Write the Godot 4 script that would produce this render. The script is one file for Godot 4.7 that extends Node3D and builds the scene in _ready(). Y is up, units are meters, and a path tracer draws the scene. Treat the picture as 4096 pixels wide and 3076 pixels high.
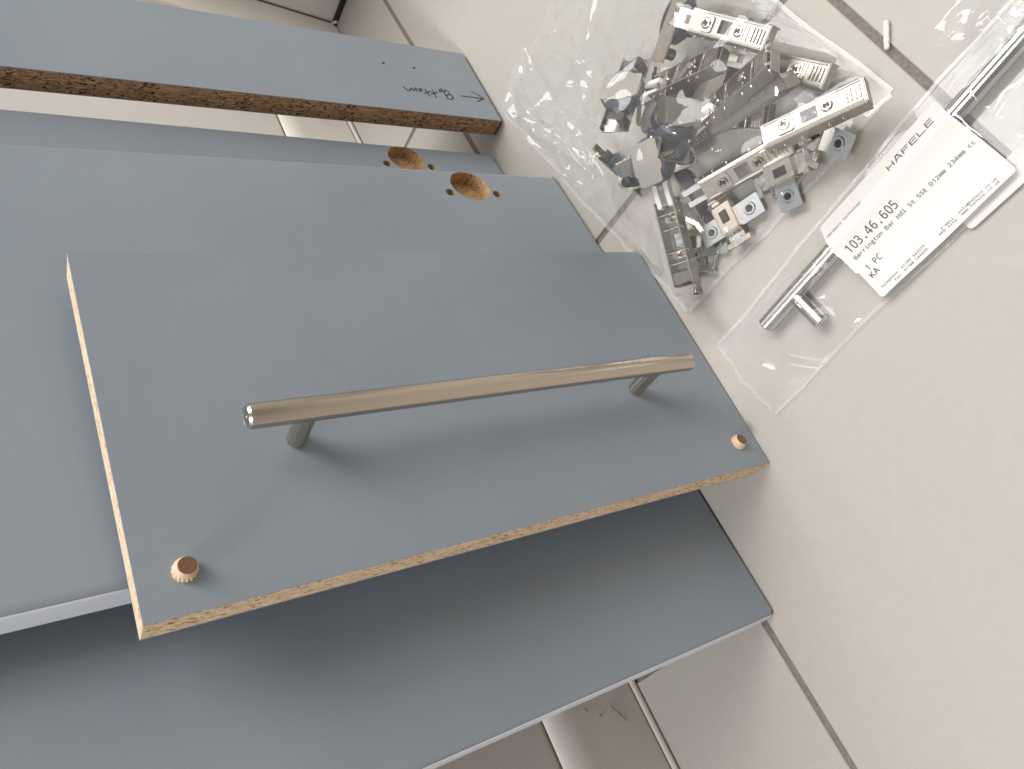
extends Node3D

const MM := 0.001
const LAM_TURN := 0.0
var used := {}
var rng := RandomNumberGenerator.new()
var M := {}

# ------------------------------------------------------------------ helpers
func numbered(called: String) -> String:
	if not used.has(called):
		used[called] = 0
		return called
	used[called] += 1
	return "%s_%03d" % [called, used[called]]

func thing(called: String, label: String, category: String, xf := Transform3D(), group := "") -> Node3D:
	var o := Node3D.new()
	o.name = numbered(called)
	o.transform = xf
	add_child(o)
	tag(o, label, category, group)
	return o

func tag(o: Node, label: String, category: String, group := "") -> void:
	o.set_meta("label", label)
	o.set_meta("category", category)
	if group != "":
		o.set_meta("group", group)

func part(called: String, mesh: Mesh, m: Material, parent: Node, xf := Transform3D()) -> MeshInstance3D:
	var o := MeshInstance3D.new()
	o.name = called
	o.mesh = mesh
	o.material_override = m
	o.transform = xf
	parent.add_child(o, true)
	return o

func begin() -> SurfaceTool:
	var st := SurfaceTool.new()
	st.begin(Mesh.PRIMITIVE_TRIANGLES)
	return st

func tri(st: SurfaceTool, a: Vector3, b: Vector3, c: Vector3, na: Vector3, nb: Vector3, nc: Vector3) -> void:
	var g := (c - a).cross(b - a)
	if g.dot(na + nb + nc) < 0.0:
		var t := b; b = c; c = t
		var n := nb; nb = nc; nc = n
	st.set_normal(na); st.add_vertex(a)
	st.set_normal(nb); st.add_vertex(b)
	st.set_normal(nc); st.add_vertex(c)

func quad(st: SurfaceTool, a: Vector3, b: Vector3, c: Vector3, d: Vector3, n: Vector3) -> void:
	tri(st, a, b, c, n, n, n)
	tri(st, a, c, d, n, n, n)

# box with chamfered edges: centre c, size s (metres)
func cbox(st: SurfaceTool, c: Vector3, s: Vector3, ch: float) -> void:
	var h := s * 0.5
	ch = minf(ch, minf(h.x, minf(h.y, h.z)) * 0.9)
	for ax in 3:
		var b := (ax + 1) % 3
		var d := (ax + 2) % 3
		for sg in [-1.0, 1.0]:
			var n := Vector3(); n[ax] = sg
			var q := []
			for k in [[-1, -1], [1, -1], [1, 1], [-1, 1]]:
				var v := Vector3(); v[ax] = sg * h[ax]; v[b] = k[0] * (h[b] - ch); v[d] = k[1] * (h[d] - ch)
				q.append(c + v)
			quad(st, q[0], q[1], q[2], q[3], n)
			for sg2 in [-1.0, 1.0]:
				var n2 := Vector3(); n2[ax] = sg; n2[b] = sg2; n2 = n2.normalized()
				var e := []
				for k in [[0, -1], [0, 1], [1, 1], [1, -1]]:
					var v := Vector3()
					v[ax] = sg * (h[ax] - (ch if k[0] == 1 else 0.0))
					v[b] = sg2 * (h[b] - (ch if k[0] == 0 else 0.0))
					v[d] = k[1] * (h[d] - ch)
					e.append(c + v)
				quad(st, e[0], e[1], e[2], e[3], n2)
	for sx in [-1.0, 1.0]:
		for sy in [-1.0, 1.0]:
			for sz in [-1.0, 1.0]:
				var n := Vector3(sx, sy, sz).normalized()
				tri(st, c + Vector3(sx * h.x, sy * (h.y - ch), sz * (h.z - ch)), c + Vector3(sx * (h.x - ch), sy * h.y, sz * (h.z - ch)), c + Vector3(sx * (h.x - ch), sy * (h.y - ch), sz * h.z), n, n, n)

func box_mesh(c: Vector3, s: Vector3, ch: float) -> ArrayMesh:
	var st := begin()
	cbox(st, c, s, ch)
	return st.commit()

# turned shape round the y axis of xf; profile of (radius, y)
func lathe(st: SurfaceTool, prof: Array, seg: int, xf := Transform3D(), squash := 1.0) -> void:
	for i in prof.size() - 1:
		var p: Vector2 = prof[i]
		var q: Vector2 = prof[i + 1]
		var t := (q - p)
		var n2 := Vector2(t.y, -t.x).normalized()
		if n2.length() < 0.5:
			continue
		for k in seg:
			var a := TAU * k / seg
			var b := TAU * (k + 1) / seg
			var ca := Vector3(cos(a), 0, sin(a) * squash)
			var cb := Vector3(cos(b), 0, sin(b) * squash)
			var na := xf.basis * Vector3(cos(a) * n2.x, n2.y, sin(a) * n2.x)
			var nb := xf.basis * Vector3(cos(b) * n2.x, n2.y, sin(b) * n2.x)
			var v0 := xf * (ca * p.x + Vector3(0, p.y, 0))
			var v1 := xf * (cb * p.x + Vector3(0, p.y, 0))
			var v2 := xf * (cb * q.x + Vector3(0, q.y, 0))
			var v3 := xf * (ca * q.x + Vector3(0, q.y, 0))
			if q.x > 1e-7:
				tri(st, v0, v2, v3, na, nb, na)
			if p.x > 1e-7:
				tri(st, v0, v1, v2, na, nb, nb)

# turned shape with u along its axis, so that the brushing runs round it
func brushed_rod(r: float, y0: float, y1: float, seg: int) -> ArrayMesh:
	var st := begin()
	for k in seg:
		for e in [[k, y0], [k + 1, y0], [k + 1, y1], [k, y0], [k + 1, y1], [k, y1]]:
			var a: float = TAU * e[0] / seg
			st.set_normal(Vector3(cos(a), 0, sin(a)))
			st.set_uv(Vector2(e[1] / 0.3, float(e[0]) / seg))
			st.add_vertex(Vector3(cos(a) * r, e[1], sin(a) * r))
	return st.commit()

func lathe_mesh(prof: Array, seg: int, xf := Transform3D()) -> ArrayMesh:
	var st := begin()
	lathe(st, prof, seg, xf)
	return st.commit()

# profile must run from the bottom axis up along the outside to the top axis
func rod(st: SurfaceTool, a: Vector3, b: Vector3, r: float, seg := 12, ch := 0.0) -> void:
	var L := a.distance_to(b)
	lathe(st, [Vector2(0, 0), Vector2(r - ch, 0), Vector2(r, ch), Vector2(r, L - ch), Vector2(r - ch, L), Vector2(0, L)], seg, aim(a, b))

func aim(a: Vector3, b: Vector3) -> Transform3D:
	var y := (b - a).normalized()
	var x := y.cross(Vector3(0.31, 0.2, 0.93)).normalized()
	return Transform3D(Basis(x, y, x.cross(y)), a)

# polygon (x, y) pushed from z0 to z1, in the axes of xf
func extrude(st: SurfaceTool, poly: PackedVector2Array, z0: float, z1: float, xf := Transform3D(), smooth := false) -> void:
	if Geometry2D.is_polygon_clockwise(poly):
		poly.reverse()
	var n := poly.size()
	var ns := []
	for i in n:
		var e := poly[(i + 1) % n] - poly[i]
		ns.append(Vector2(e.y, -e.x).normalized())
	for i in n:
		var p := poly[i]
		var q := poly[(i + 1) % n]
		var e: Vector2 = ns[i]
		var ea := e
		var eb := e
		if smooth:
			var pr: Vector2 = ns[(i + n - 1) % n]
			var nx: Vector2 = ns[(i + 1) % n]
			if pr.dot(e) > 0.75: ea = (pr + e).normalized()
			if nx.dot(e) > 0.75: eb = (nx + e).normalized()
		var na := (xf.basis * Vector3(ea.x, ea.y, 0)).normalized()
		var nb := (xf.basis * Vector3(eb.x, eb.y, 0)).normalized()
		var a := xf * Vector3(p.x, p.y, z0)
		var b := xf * Vector3(q.x, q.y, z0)
		var c := xf * Vector3(q.x, q.y, z1)
		var d := xf * Vector3(p.x, p.y, z1)
		tri(st, a, b, c, na, nb, nb)
		tri(st, a, c, d, na, nb, na)
	var idx := Geometry2D.triangulate_polygon(poly)
	for s in [[z0, -1.0], [z1, 1.0]]:
		var nn: Vector3 = (xf.basis * Vector3(0, 0, s[1])).normalized()
		for i in range(0, idx.size(), 3):
			tri(st, xf * Vector3(poly[idx[i]].x, poly[idx[i]].y, s[0]), xf * Vector3(poly[idx[i + 1]].x, poly[idx[i + 1]].y, s[0]), xf * Vector3(poly[idx[i + 2]].x, poly[idx[i + 2]].y, s[0]), nn, nn, nn)

func extrude_mesh(poly: PackedVector2Array, z0: float, z1: float, xf := Transform3D(), smooth := false) -> ArrayMesh:
	var st := begin()
	extrude(st, poly, z0, z1, xf, smooth)
	return st.commit()

func mm(list: Array) -> PackedVector2Array:
	var p := PackedVector2Array()
	for i in range(0, list.size(), 2):
		p.append(Vector2(list[i], list[i + 1]) * MM)
	return p

func rounded(cx: float, cy: float, w: float, h: float, r: float, seg := 4) -> PackedVector2Array:
	var p := PackedVector2Array()
	for k in [[1, 1, 0.0], [-1, 1, 0.25], [-1, -1, 0.5], [1, -1, 0.75]]:
		for i in seg + 1:
			var a: float = TAU * (k[2] + 0.25 * i / seg)
			p.append(Vector2(cx + k[0] * (w / 2 - r) + cos(a) * r, cy + k[1] * (h / 2 - r) + sin(a) * r) * MM)
	return p

func lin(r: float, g: float, b: float, a := 1.0) -> Color:
	var c := Color(r, g, b).linear_to_srgb()
	c.a = a
	return c

func mat(called: String, c: Color, rough: float, metal := 0.0) -> StandardMaterial3D:
	var m := StandardMaterial3D.new()
	m.resource_name = called
	m.albedo_color = c
	m.roughness = rough
	m.metallic = metal
	M[called] = m
	return m

func noise_tex(freq: float, seed_: int, ramp: Gradient, oct := 4, size := 512, kind := FastNoiseLite.TYPE_SIMPLEX_SMOOTH) -> NoiseTexture2D:
	var n := FastNoiseLite.new()
	n.noise_type = kind
	n.seed = seed_
	n.frequency = freq
	n.fractal_octaves = oct
	var t := NoiseTexture2D.new()
	t.width = size
	t.height = size
	t.seamless = true
	t.noise = n
	t.color_ramp = ramp
	return t

func ramp(stops: Array) -> Gradient:
	var g := Gradient.new()
	var o := PackedFloat32Array()
	var c := PackedColorArray()
	for s in stops:
		o.append(s[0]); c.append(s[1])
	g.offsets = o
	g.colors = c
	return g

# chips of wood pressed together: long flakes of many tones with dark voids
func chip_image(seed_: int, dark: float) -> Image:
	var w := 256
	var h := 1024
	var im := Image.create(w, h, false, Image.FORMAT_RGB8)
	var r := RandomNumberGenerator.new()
	r.seed = seed_
	var tones := [lin(0.70, 0.53, 0.33), lin(0.78, 0.63, 0.43), lin(0.58, 0.38, 0.17), lin(0.82, 0.70, 0.52), lin(0.52, 0.33, 0.15), lin(0.72, 0.58, 0.38)]
	if dark > 0.5:
		tones = [lin(0.36, 0.21, 0.10), lin(0.48, 0.31, 0.17), lin(0.20, 0.10, 0.042), lin(0.62, 0.43, 0.26), lin(0.28, 0.145, 0.06), lin(0.42, 0.255, 0.13)]
	im.fill(tones[0])
	var spots := []
	for i in 14:
		spots.append(r.randi_range(0, h - 1))
	for i in 6000:
		var c: Color = tones[r.randi() % tones.size()]
		c = c.lerp(tones[0], r.randf_range(0.0, 0.7))
		var L := r.randi_range(12, 56)
		var t := r.randi_range(2, 7)
		var x := r.randi_range(0, w - 1)
		var y := r.randi_range(0, h - 1)
		var slope := r.randf_range(-0.14, 0.14)
		if i > 5350:
			# voids and bark specks, thickest in clusters along the core
			c = lin(0.40, 0.23, 0.08) if dark < 0.5 else lin(0.06, 0.032, 0.015)
			if r.randf() < 0.25: c = lin(0.20, 0.10, 0.03) if dark < 0.5 else lin(0.02, 0.012, 0.006)
			L = r.randi_range(5, 20); t = r.randi_range(3, 7)
			y = (spots[r.randi() % spots.size()] + int(r.randfn() * 22.0) + h) % h if r.randf() < 0.6 else y
		for k in range(0, L, 2):
			var f := sin(PI * (k + 1.0) / (L + 1.0))
			var tw := maxi(1, int(t * f + 0.5))
			im.fill_rect(Rect2i(clampi(x + int(slope * k) - tw / 2, 0, w - 1), (y + k) % h, tw, 2), c)
	return im

# ------------------------------------------------------------------ materials
func materials() -> void:
	var m := mat("laminate", Color.WHITE, 0.42)
	m.albedo_texture = noise_tex(0.006, 4, ramp([[0.0, lin(0.276, 0.312, 0.350)], [1.0, lin(0.296, 0.334, 0.373)]]), 5)
	m.uv1_triplanar = true
	m.uv1_scale = Vector3(2.3, 2.3, 2.3)
	m.roughness_texture = noise_tex(0.012, 9, ramp([[0.0, Color(0.84, 0.84, 0.84)], [0.6, Color(0.98, 0.98, 0.98)], [1.0, Color.WHITE]]), 4)
	m.roughness = 0.46
	m.metallic_specular = 0.42
	m.heightmap_enabled = true
	m.heightmap_texture = noise_tex(0.11, 12, ramp([[0.0, Color.BLACK], [1.0, Color.WHITE]]), 2)
	m.heightmap_scale = 0.004
	m = mat("edging", lin(0.66, 0.67, 0.74), 0.35)
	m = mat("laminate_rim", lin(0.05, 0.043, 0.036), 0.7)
	for d in [0, 1]:
		m = mat("chip_pale" if d == 0 else "chip_dark", Color.WHITE, 0.85)
		var im := chip_image(31 + d, d)
		m.albedo_texture = ImageTexture.create_from_image(im)
		m.uv1_triplanar = true
		m.uv1_triplanar_sharpness = 6.0
		m.albedo_color = Color(0.97, 0.965, 1.0)
		m.uv1_scale = Vector3(1.0 / 0.040, 1.0 / 0.16, 1.0 / 0.16)
		m.heightmap_enabled = true
		m.heightmap_texture = m.albedo_texture
		m.heightmap_scale = 0.05
		m.metallic_specular = 0.25
	m = mat("chip_hole", Color.WHITE, 0.85)
	m.albedo_texture = ImageTexture.create_from_image(chip_image(77, 0))
	m.albedo_color = lin(0.72, 0.61, 0.51)
	m.uv1_triplanar = true
	m.uv1_scale = Vector3(1.0 / 0.11, 1.0 / 0.11, 1.0 / 0.11)
	m.heightmap_enabled = true
	m.heightmap_texture = m.albedo_texture
	m.heightmap_scale = 0.05
	# floor tiles
	var grain := noise_tex(0.03, 21, ramp([[0.0, Color.BLACK], [1.0, Color.WHITE]]), 3)
	for k in 3:
		m = mat("tile_%d" % k, lin(0.94, 0.94, 0.94) if k == 0 else lin(0.97, 0.955, 0.94) if k == 1 else lin(0.91, 0.92, 0.91), 0.5)
		m.albedo_texture = noise_tex(0.022, 60 + k, ramp([[0.0, lin(0.428, 0.396, 0.356)], [0.5, lin(0.440, 0.408, 0.368)], [1.0, lin(0.452, 0.420, 0.379)]]), 6, 1024)
		m.uv1_triplanar = true
		m.uv1_world_triplanar = true
		m.uv1_scale = Vector3(4.1, 4.1, 4.1)
		m.uv1_offset = Vector3(0.21 * k, 0.0, 0.37 * k)
		m.heightmap_enabled = true
		m.heightmap_texture = grain
		m.heightmap_scale = 0.010
		m.metallic_specular = 0.4
	m = mat("grout", Color.WHITE, 0.95)
	m.albedo_texture = noise_tex(0.05, 5, ramp([[0.0, lin(0.14, 0.115, 0.095)], [1.0, lin(0.24, 0.205, 0.18)]]), 5)
	m.uv1_triplanar = true
	m.uv1_world_triplanar = true
	m.uv1_scale = Vector3(9, 9, 9)
	m = mat("skirting", Color.WHITE, 0.3)
	m.albedo_texture = noise_tex(0.012, 15, ramp([[0.0, lin(0.76, 0.70, 0.635)], [1.0, lin(0.82, 0.765, 0.70)]]), 5)
	m.uv1_triplanar = true
	m.uv1_world_triplanar = true
	m.uv1_scale = Vector3(3, 3, 3)
	m = mat("plaster", lin(0.72, 0.68, 0.63), 0.8)
	m = mat("white_board", lin(0.82, 0.80, 0.76), 0.4)
	m = mat("sealant", lin(0.62, 0.57, 0.50), 0.4)
	m = mat("dirt", lin(0.16, 0.115, 0.07), 0.9)
	m = mat("mould", lin(0.03, 0.022, 0.016), 0.9)
	# metals
	m = mat("steel", lin(0.62, 0.61, 0.60), 0.2, 1.0)
	m.anisotropy_enabled = true
	m.anisotropy = 0.8
	m = mat("brushed", lin(0.56, 0.495, 0.41), 0.16, 1.0)
	m.anisotropy_enabled = true
	m.anisotropy = 0.88
	m = mat("steel_face", lin(0.30, 0.29, 0.28), 0.42, 1.0)
	m = mat("steel_cut", lin(0.72, 0.69, 0.66), 0.22, 1.0)
	m = mat("nickel", lin(0.72, 0.66, 0.58), 0.15, 1.0)
	m = mat("satin_nickel", lin(0.42, 0.39, 0.345), 0.4, 1.0)
	m = mat("zinc", lin(0.50, 0.515, 0.53), 0.32, 1.0)
	m = mat("chrome", lin(0.75, 0.74, 0.72), 0.1, 1.0)
	m = mat("dark_metal", lin(0.05, 0.045, 0.04), 0.4, 0.6)
	m = mat("black_plastic", lin(0.035, 0.036, 0.042), 0.38)
	m = mat("grey_plastic", lin(0.06, 0.062, 0.078), 0.4)
	m = mat("nylon", lin(0.72, 0.70, 0.66), 0.35)
	m = mat("beech", Color.WHITE, 0.75)
	m.albedo_texture = noise_tex(0.03, 41, ramp([[0.0, lin(0.62, 0.42, 0.27)], [1.0, lin(0.76, 0.56, 0.40)]]), 4, 256)
	m.uv1_triplanar = true
	m.uv1_scale = Vector3(60, 60, 60)
	m = mat("beech_end", Color.WHITE, 0.85)
	m.albedo_texture = noise_tex(0.03, 42, ramp([[0.0, lin(0.12, 0.055, 0.022)], [1.0, lin(0.34, 0.19, 0.10)]]), 3, 256)
	m.uv1_triplanar = true
	m.uv1_scale = Vector3(70, 70, 300)
	m = mat("ink", lin(0.04, 0.038, 0.04), 0.6)
	m = mat("print_ink", lin(0.03, 0.028, 0.026), 0.7)
	m = mat("paper", lin(0.69, 0.66, 0.625), 0.55)
	m = mat("backing_paper", lin(0.62, 0.59, 0.555), 0.35)
	m = mat("white_stick", lin(0.72, 0.69, 0.63), 0.6)
	m = mat("film", Color(1, 1, 1, 0.045), 0.045)
	m.transparency = BaseMaterial3D.TRANSPARENCY_ALPHA
	m.cull_mode = BaseMaterial3D.CULL_DISABLED
	m = mat("film_seam", Color(1, 1, 1, 0.16), 0.1)
	m.transparency = BaseMaterial3D.TRANSPARENCY_ALPHA
	m.cull_mode = BaseMaterial3D.CULL_DISABLED

# ------------------------------------------------------------------ setting
func setting() -> void:
	var floor_ := Node3D.new()
	floor_.name = "floor"
	floor_.set_meta("kind", "structure")
	add_child(floor_)
	part("grout_bed", box_mesh(Vector3(0.55, -0.0305, 0.3), Vector3(2.3, 0.058, 2.6), 0.001), M.grout, floor_)
	var xs := [-0.49, -0.3441, -0.0421, 0.2599, 0.5619, 0.8639, 1.1659, 1.4679]
	# laid in a half bond: the joints of neighbouring rows are half a tile apart
	var za := [-0.93, -0.6709, -0.0540, 0.554, 1.1665, 1.6]
	var zb := [-0.93, -0.3649, 0.2476, 0.86, 1.4725, 1.6]
	var g := 0.0026
	rng.seed = 8
	for i in xs.size() - 1:
		var zs: Array = za if i % 2 == 0 else zb
		for j in zs.size() - 1:
			var x0: float = xs[i] + g
			var x1: float = xs[i + 1] - g
			var z0: float = zs[j] + g
			var z1: float = zs[j + 1] - g
			if i == 0: x0 = xs[0] + 0.0015
			var c := Vector3((x0 + x1) / 2, -0.005 - rng.randf() * 0.0003, (z0 + z1) / 2)
			part("tile", box_mesh(c, Vector3(x1 - x0, 0.01, z1 - z0), 0.0007), M["tile_%d" % (rng.randi() % 3)], floor_)
	# the wall on the left of the picture, with its tiled skirting
	var wall := thing("wall", "pale wall with a tiled skirting that the blue-grey boards lean towards", "wall")
	part("plaster_face", box_mesh(Vector3(-0.56, 1.2, 0.35), Vector3(0.12, 2.4, 2.7), 0.002), M.plaster, wall)
	var prof := mm([0, 0, 9.0, 0, 9.0, 72])
	for i in 7:
		var a := PI / 2 * i / 6.0
		prof.append(Vector2(-0.0 + 9.0 * cos(a), 74 + 22.0 * sin(a)) * MM)
	prof.append(Vector2(0, 96) * MM)
	for s in [[-0.86, -0.42], [-0.4185, 0.03], [0.0315, 0.45], [0.4515, 1.5]]:
		part("skirting_tile", extrude_mesh(prof, s[0], s[1], Transform3D(Basis(), Vector3(-0.5, 0.0005, 0)), true), M.skirting, wall)
	var st := begin()
	rod(st, Vector3(-0.4905, 0.0008, -0.86), Vector3(-0.4905, 0.0008, 1.5), 0.0036, 14)
	part("sealant_bead", st.commit(), M.sealant, wall)
	st = begin()
	cbox(st, Vector3(-0.4868, 0.0006, 0.32), Vector3(0.0018, 0.001, 2.36), 0.0002)
	cbox(st, Vector3(-0.4908, 0.0042, 0.32), Vector3(0.0012, 0.0018, 2.36), 0.0002)
	cbox(st, Vector3(-0.4998, 0.0965, 0.32), Vector3(0.0022, 0.0022, 2.36), 0.0002)
	part("dirt_line", st.commit(), M.dirt, wall)
	st = begin()
	rod(st, Vector3(-0.4909, 0.0335, -0.0445), Vector3(-0.4909, 0.0240, -0.0290), 0.00035, 6)
	rod(st, Vector3(-0.4909, 0.0480, -0.0410), Vector3(-0.4909, 0.0465, -0.0400), 0.0006, 6)
	rod(st, Vector3(-0.4909, 0.0590, -0.0500), Vector3(-0.4909, 0.0575, -0.0470), 0.0004, 6)
	rod(st, Vector3(-0.4909, 0.0400, -0.0560), Vector3(-0.4909, 0.0385, -0.0540), 0.0003, 6)
	part("scuff_mark", st.commit(), M.dirt, wall)
	var pier := thing("boxed_pipe", "boxed-in corner with dark mouldy sealant at the top behind the marked panel", "boxing")
	part("casing", box_mesh(Vector3(-0.4955, 0.2, -0.894), Vector3(0.129, 0.4, 0.07), 0.0015), M.skirting, pier)
	st = begin()
	rod(st, Vector3(-0.4306, 0.0, -0.9285), Vector3(-0.4306, 0.4, -0.9285), 0.0011, 8)
	part("corner_joint", st.commit(), M.dirt, pier)
	st = begin()
	rng.seed = 3
	for i in 5:
		lathe(st, [Vector2(0, -0.0022), Vector2(0.002, -0.0008), Vector2(0.0022, 0.0008), Vector2(0, 0.0026)], 8, Transform3D(Basis(), Vector3(-0.430 + rng.randf_range(-0.001, 0.004), rng.randf_range(0, 0.007), -0.9265 + rng.randf() * 0.004)))
	part("sealant_blob", st.commit(), M.sealant, pier)
	var ew := thing("end_board", "white panel rising from the floor at the top edge behind the boards", "panel")
	part("panel_face", box_mesh(Vector3(0.55, 0.2, -0.945), Vector3(2.2, 0.4, 0.03), 0.002), M.white_board, ew)
	st = begin()
	rod(st, Vector3(-0.4335, 0.0015, -0.9285), Vector3(0.9, 0.0015, -0.9285), 0.0042, 10)
	part("mouldy_sealant", st.commit(), M.mould, ew)

# ------------------------------------------------------------------ boards
# axes of a board: x = out of its face, y = up its length, z = along its foot; origin at the far foot corner of its face
func board_frame(u: Vector3, v: Vector3, n: Vector3, o: Vector3) -> Transform3D:
	return Transform3D(Basis(n, v, u).orthonormalized(), o)

func csg_cut(parent: CSGShape3D, at: Vector3, r: float, depth: float, m: Material) -> void:
	var c := CSGCylinder3D.new()
	c.name = "cut"
	c.radius = r
	c.height = depth * 2.0
	c.sides = 48 if r > 0.01 else 24
	c.operation = CSGShape3D.OPERATION_SUBTRACTION
	c.material = m
	c.transform = Transform3D(Basis(Vector3.FORWARD, PI / 2), at)
	parent.add_child(c, true)

func slab(parent: Node, called: String, poly: PackedVector2Array, len_: float, y0: float, m: Material) -> CSGPolygon3D:
	# polygon of (x, z) pushed along y
	var p := CSGPolygon3D.new()
	p.name = called
	var q := PackedVector2Array()
	for v in poly:
		q.append(v)
	p.polygon = q
	p.mode = CSGPolygon3D.MODE_DEPTH
	p.depth = len_
	p.material = m
	# local x -> x, local y -> z, extrusion (-z) -> +y
	p.transform = Transform3D(Basis(Vector3(1, 0, 0), Vector3(0, 0, 1), Vector3(0, -1, 0)), Vector3(0, y0, 0))
	parent.add_child(p, true)
	return p

func door(root: Node3D, w: float, len_: float, hole: bool, hv: float) -> void:
	var T := 18.0
	var r := 4.5
	var W := w * 1000.0
	var poly := PackedVector2Array()
	poly.append(Vector2(-T, 0.9) * MM)
	for i in 7:
		var a := PI / 2 * i / 6.0
		poly.append(Vector2(-r + r * sin(a), r - r * cos(a)) * MM)
	for i in 7:
		var a := PI / 2 * i / 6.0
		poly.append(Vector2(-r + r * cos(a), W - r + r * sin(a)) * MM)
	poly.append(Vector2(-T, W - 0.9) * MM)
	var body := slab(root, "panel_face", poly, len_ - 0.001, 0.001, M.laminate)
	if hole:
		var inv := body.transform.affine_inverse()
		for h in [[0.0197, hv, 0.0175, 0.0118], [0.0287, hv + 0.0224, 0.004, 0.011], [0.0287, hv - 0.0224, 0.004, 0.011]]:
			var c := CSGCylinder3D.new()
			c.name = "cut"
			c.radius = h[2]
			c.height = h[3] * 2.0
			c.sides = 56 if h[2] > 0.01 else 24
			c.operation = CSGShape3D.OPERATION_SUBTRACTION
			c.material = M.chip_hole
			c.transform = inv * Transform3D(Basis(Vector3(0, 0, 1), PI / 2), Vector3(0, h[1], h[0]))
			body.add_child(c, true)
	# edging strips on the long near edge and at the foot
	var e := PackedVector2Array()
	e.append(Vector2(-T + 0.6, W - 0.4) * MM)
	e.append(Vector2(-T + 0.6, W + 0.5) * MM)
	e.append(Vector2(-3.2, W + 0.5) * MM)
	e.append(Vector2(-2.2, W + 0.1) * MM)
	e.append(Vector2(-2.2, W - 0.4) * MM)
	var st := begin()
	extrude(st, e, -len_, -0.001, Transform3D(Basis(Vector3(1, 0, 0), Vector3(0, 0, 1), Vector3(0, -1, 0)), Vector3.ZERO))
	part("edge_strip", st.commit(), M.edging, root)
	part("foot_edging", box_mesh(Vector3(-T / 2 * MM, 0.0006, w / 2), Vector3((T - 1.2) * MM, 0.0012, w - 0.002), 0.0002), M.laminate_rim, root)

func raw_board(root: Node3D, w: float, len_: float, chip: Material, rim: Material) -> void:
	# chipboard core with a skin of laminate front and back
	part("chipboard_core", box_mesh(Vector3(-0.009, len_ / 2, w / 2), Vector3(0.0168, len_, w), 0.0003), chip, root)
	part("front_laminate", box_mesh(Vector3(-0.0003, len_ / 2, w / 2), Vector3(0.0006, len_ + 0.0004, w + 0.0004), 0.00015), M.laminate, root)
	part("back_laminate", box_mesh(Vector3(-0.0177, len_ / 2, w / 2), Vector3(0.0006, len_ + 0.0002, w + 0.0002), 0.00015), M.laminate, root)
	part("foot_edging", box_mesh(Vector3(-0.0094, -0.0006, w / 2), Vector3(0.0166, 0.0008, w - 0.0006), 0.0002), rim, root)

func bar_handle(parent: Node, xf: Transform3D, metal: Material) -> void:
	# local: y along the bar, x away from the board; origin at the foot of the lower post
	var cc := 0.234
	var ov := 0.0295
	var so := 0.0285
	var R := 0.006
	var L := cc + 2 * ov
	var c := 0.0011
	var b := Transform3D(Basis(), Vector3(so, -ov, 0))
	var bar := part("bar", brushed_rod(R, c, L - c, 64), metal, parent, xf * b)
	for k in [0, 1]:
		var e := Transform3D(Basis(), Vector3.ZERO) if k == 1 else Transform3D(Basis(Vector3(1, 0, 0), PI), Vector3.ZERO)
		e.origin = Vector3(0, L - c if k == 1 else c, 0)
		part("end_cap", lathe_mesh([Vector2(R, 0), Vector2(R - c, c), Vector2(R - c - 0.0003, c)], 48, e), M.steel_cut, parent, xf * b)
		part("end_face", lathe_mesh([Vector2(R - c - 0.0003, c), Vector2(R - c - 0.0006, c - 0.0002), Vector2(0.0008, c - 0.0002), Vector2(0.0005, c + 0.0002), Vector2(0, c + 0.0003)], 40, e), M.steel_face, parent, xf * b)
	for k in [0.0, cc]:
		var p := Transform3D(Basis(Vector3(0, 0, 1), -PI / 2), Vector3(0, k, 0))
		part("post", brushed_rod(0.005, 0.0008, so - 0.002, 40), metal, parent, xf * p)
		part("post_foot", lathe_mesh([Vector2(0, 0.0003), Vector2(0.0043, 0.0003), Vector2(0.005, 0.0008)], 36), M.steel_cut, parent, xf * p)

func ribbon(st: SurfaceTool, pts: Array, w: float) -> void:
	# pen stroke on a face: pts of (z, y)
	for i in pts.size() - 1:
		var a := Vector3(0.00018, pts[i].y, pts[i].x)
		var b := Vector3(0.00018, pts[i + 1].y, pts[i + 1].x)
		var d := (b - a).normalized()
		var s := d.cross(Vector3(1, 0, 0)) * w * 0.5
		var o := Vector3(0.00001 * (i % 3), 0, 0)
		a -= d * w * 0.3; b += d * w * 0.3
		quad(st, a - s + o, a + s + o, b + s + o, b - s + o, Vector3(1, 0, 0))

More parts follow.
